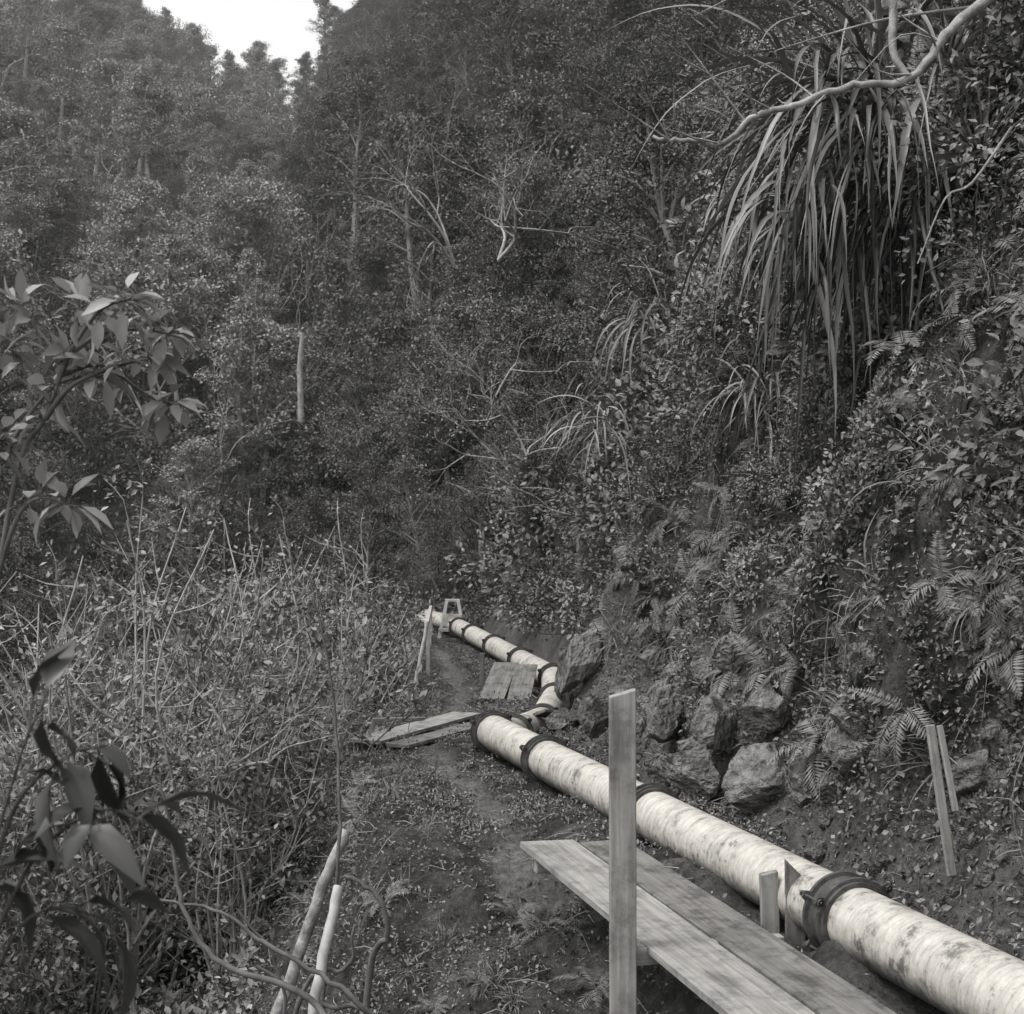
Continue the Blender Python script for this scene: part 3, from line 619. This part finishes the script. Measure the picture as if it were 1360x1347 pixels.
board(rl,'rail',(-1.3,22.2,-1.78),(-2.0,36,-2.45),.07,.05,M_whitepole)
board(rl,'rail_2',(-1.9,32,-2.5),(-2.4,37,-2.75),.12,.05,M_whitepole)
for yy in (27,32,36): board(rl,'rail_post',(-1.3-(yy-22)*.05,yy,-3.2),(-1.3-(yy-22)*.05,yy,-1.8-(yy-22)*.045),.07,.07,M_whitepole)

# ------------------------------------------------------------ rocks
def rock_mesh(name,seed,mat,ang=True):
    import bmesh
    r=np.random.default_rng(seed);bm=bmesh.new();bmesh.ops.create_icosphere(bm,subdivisions=4,radius=1)
    pl_=[(nrm(r.normal(0,1,3)),r.uniform(.5,.85)) for _ in range(14)]
    for v in bm.verts:
        p=np.array(v.co)
        if ang:
            for n_,d_ in pl_:
                s_=p@n_-d_
                if s_>0: p=p-n_*s_
        v.co=p
    me=bpy.data.meshes.new(name);bm.to_mesh(me);bm.free()
    V=np.zeros(len(me.vertices)*3);me.vertices.foreach_get('co',V);V=V.reshape(-1,3)
    V=V*(1+fbm(V[:,0]*2.5+seed,V[:,1]*2.5,V[:,2]*2.5,4)*.11)[:,None];me.vertices.foreach_set('co',V.ravel());me.materials.append(mat)
    for p in me.polygons: p.use_smooth=not ang
    return me
RK=[rock_mesh('rock_%d'%i,80+i,M_rock) for i in range(4)]
RS=[rock_mesh('river_stone_%d'%i,90+i,M_stone,ang=False) for i in range(2)]
rocks=[(1.62,13.0,-2.35,.28,.34,.26),(1.85,13.2,-1.95,.25,.3,.42),(2.1,12.2,-2.3,.34,.35,.34),(1.45,14,-2.5,.25,.2,.2),(2.2,12.7,-1.75,.25,.25,.26),(1.3,15.4,-2.4,.25,.3,.4),(1.5,14.4,-2.1,.25,.3,.35),
 (1.05,17.0,-2.55,.25,.2,.2),(.95,16.4,-2.35,.15,.2,.3),(2.6,10.9,-2.45,.2,.2,.2),(3.1,9.6,-2.5,.15,.15,.12),(1.0,20.6,-2.8,.3,.3,.2),(.9,19.0,-2.7,.2,.2,.2),(3.15,9.2,-2.2,.1,.12,.15),(2.4,11.6,-2.2,.2,.25,.25),
 (.62,18.6,-2.72,.18,.2,.15),(.75,19.8,-2.4,.2,.3,.5),(.85,18.4,-1.9,.22,.3,.6)]
for i,(x,y,z,a,b,c) in enumerate(rocks):
    o_=obj('rock',RK[i%4],loc=(x,y,z));o_.scale=(a,b,c);o_.rotation_euler=(random.uniform(-.4,.4),random.uniform(-.4,.4),random.uniform(0,6))
P,Nn=pick(np.where((np.abs(cu+.05)<.45)&(cy<26)&(cy>6)&(np.abs(cx-cpx)>.25),14,0),141);scatter('rubble',RK,P,Nn,.02,.12,.3,241)
P,Nn=pick(np.where((cu>.2)&(cu<1.2)&(cy<22)&(hh<2.2),3,0),144);scatter('bank_rocks',RK,P,Nn,.06,.26,.3,244)
P,Nn=pick(np.where((cpm>.1)&(cy<26),14,0),142);scatter('path_stones',RK,P,Nn,.01,.04,.3,242)
P,Nn=pick(np.where((np.abs(cx+10)<2.2)&(cy>14)&(cy<46),2.2,0),143);scatter('stream_stones',RS,P,Nn,.15,.55,.8,243)
wm=MB();wy=np.arange(4,60,2.);wv=[]
for y in wy:
    cxs=-9.9+math.sin(y*.2)*.5; wv+= [[cxs-1.1,y,-6.38],[cxs+1.1,y,-6.38]]
wm.add(wv,[[2*i,2*i+1,2*i+3,2*i+2] for i in range(len(wy)-1)])
m,nt,b=newmat('water');b.inputs['Base Color'].default_value=g(.05);b.inputs['Roughness'].default_value=.15
nn=N(nt,'ShaderNodeTexNoise');nn.inputs['Scale'].default_value=2.5;bq=N(nt,'ShaderNodeBump');bq.inputs['Strength'].default_value=.6;nt.links.new(nn.outputs[0],bq.inputs['Height']);nt.links.new(bq.outputs[0],b.inputs['Normal'])
obj('stream_water',wm.mesh('stream_water',[m]))

# ------------------------------------------------------------ damp valley haze (real scattering volume)
hm=bpy.data.materials.new('valley_haze');hm.use_nodes=True;nt=hm.node_tree
nt.nodes.remove(nt.nodes['Principled BSDF'])
vs=nt.nodes.new('ShaderNodeVolumeScatter');vs.inputs['Density'].default_value=.0011;vs.inputs['Color'].default_value=(1,.99,.97,1)
nt.links.new(vs.outputs[0],nt.nodes['Material Output'].inputs['Volume'])
hb=MB();hv=[[x,y,z] for x in (-120,90) for y in (30,330) for z in (-12,95)]
hb.add(hv,[[0,1,3,2],[4,6,7,5],[0,4,5,1],[2,3,7,6],[0,2,6,4],[1,5,7,3]])
obj('valley_haze',hb.mesh('valley_haze',[hm],False))

# ------------------------------------------------------------ light, world, camera
EL,AZ=math.radians(60),math.radians(250)
w=bpy.data.worlds.new('World');scene.world=w;w.use_nodes=True;nt=w.node_tree
sky=nt.nodes.new('ShaderNodeTexSky');sky.sky_type='NISHITA';sky.sun_disc=False;sky.sun_elevation=EL;sky.sun_rotation=AZ;sky.air_density=1.5;sky.dust_density=4
bw=nt.nodes.new('ShaderNodeRGBToBW');bg=nt.nodes['Background'];nt.links.new(sky.outputs[0],bw.inputs[0])
mu=nt.nodes.new('ShaderNodeMath');mu.operation='MULTIPLY_ADD';mu.inputs[1].default_value=1.2;mu.inputs[2].default_value=3.8
nt.links.new(bw.outputs[0],mu.inputs[0]);nt.links.new(mu.outputs[0],bg.inputs[0]);bg.inputs[1].default_value=.15
sl=bpy.data.lights.new('sun','SUN');sl.energy=1.5;sl.angle=math.radians(12);sl.color=(1,.985,.96)
so=obj('sun',sl);dv=Vector((math.sin(AZ)*math.cos(EL),math.cos(AZ)*math.cos(EL),math.sin(EL)));so.rotation_euler=dv.to_track_quat('Z','Y').to_euler()
cam=bpy.data.cameras.new('camera');co=obj('camera',cam);co.location=(0,0,0);co.rotation_euler=(math.radians(90),0,0)
cam.sensor_fit='HORIZONTAL';cam.sensor_width=36;cam.lens=51.35;cam.clip_end=3000
cam.dof.use_dof=True;cam.dof.focus_distance=12;cam.dof.aperture_fstop=8
scene.camera=co
scene.view_settings.view_transform='Standard';scene.view_settings.look='None';scene.view_settings.exposure=0
print('ok')
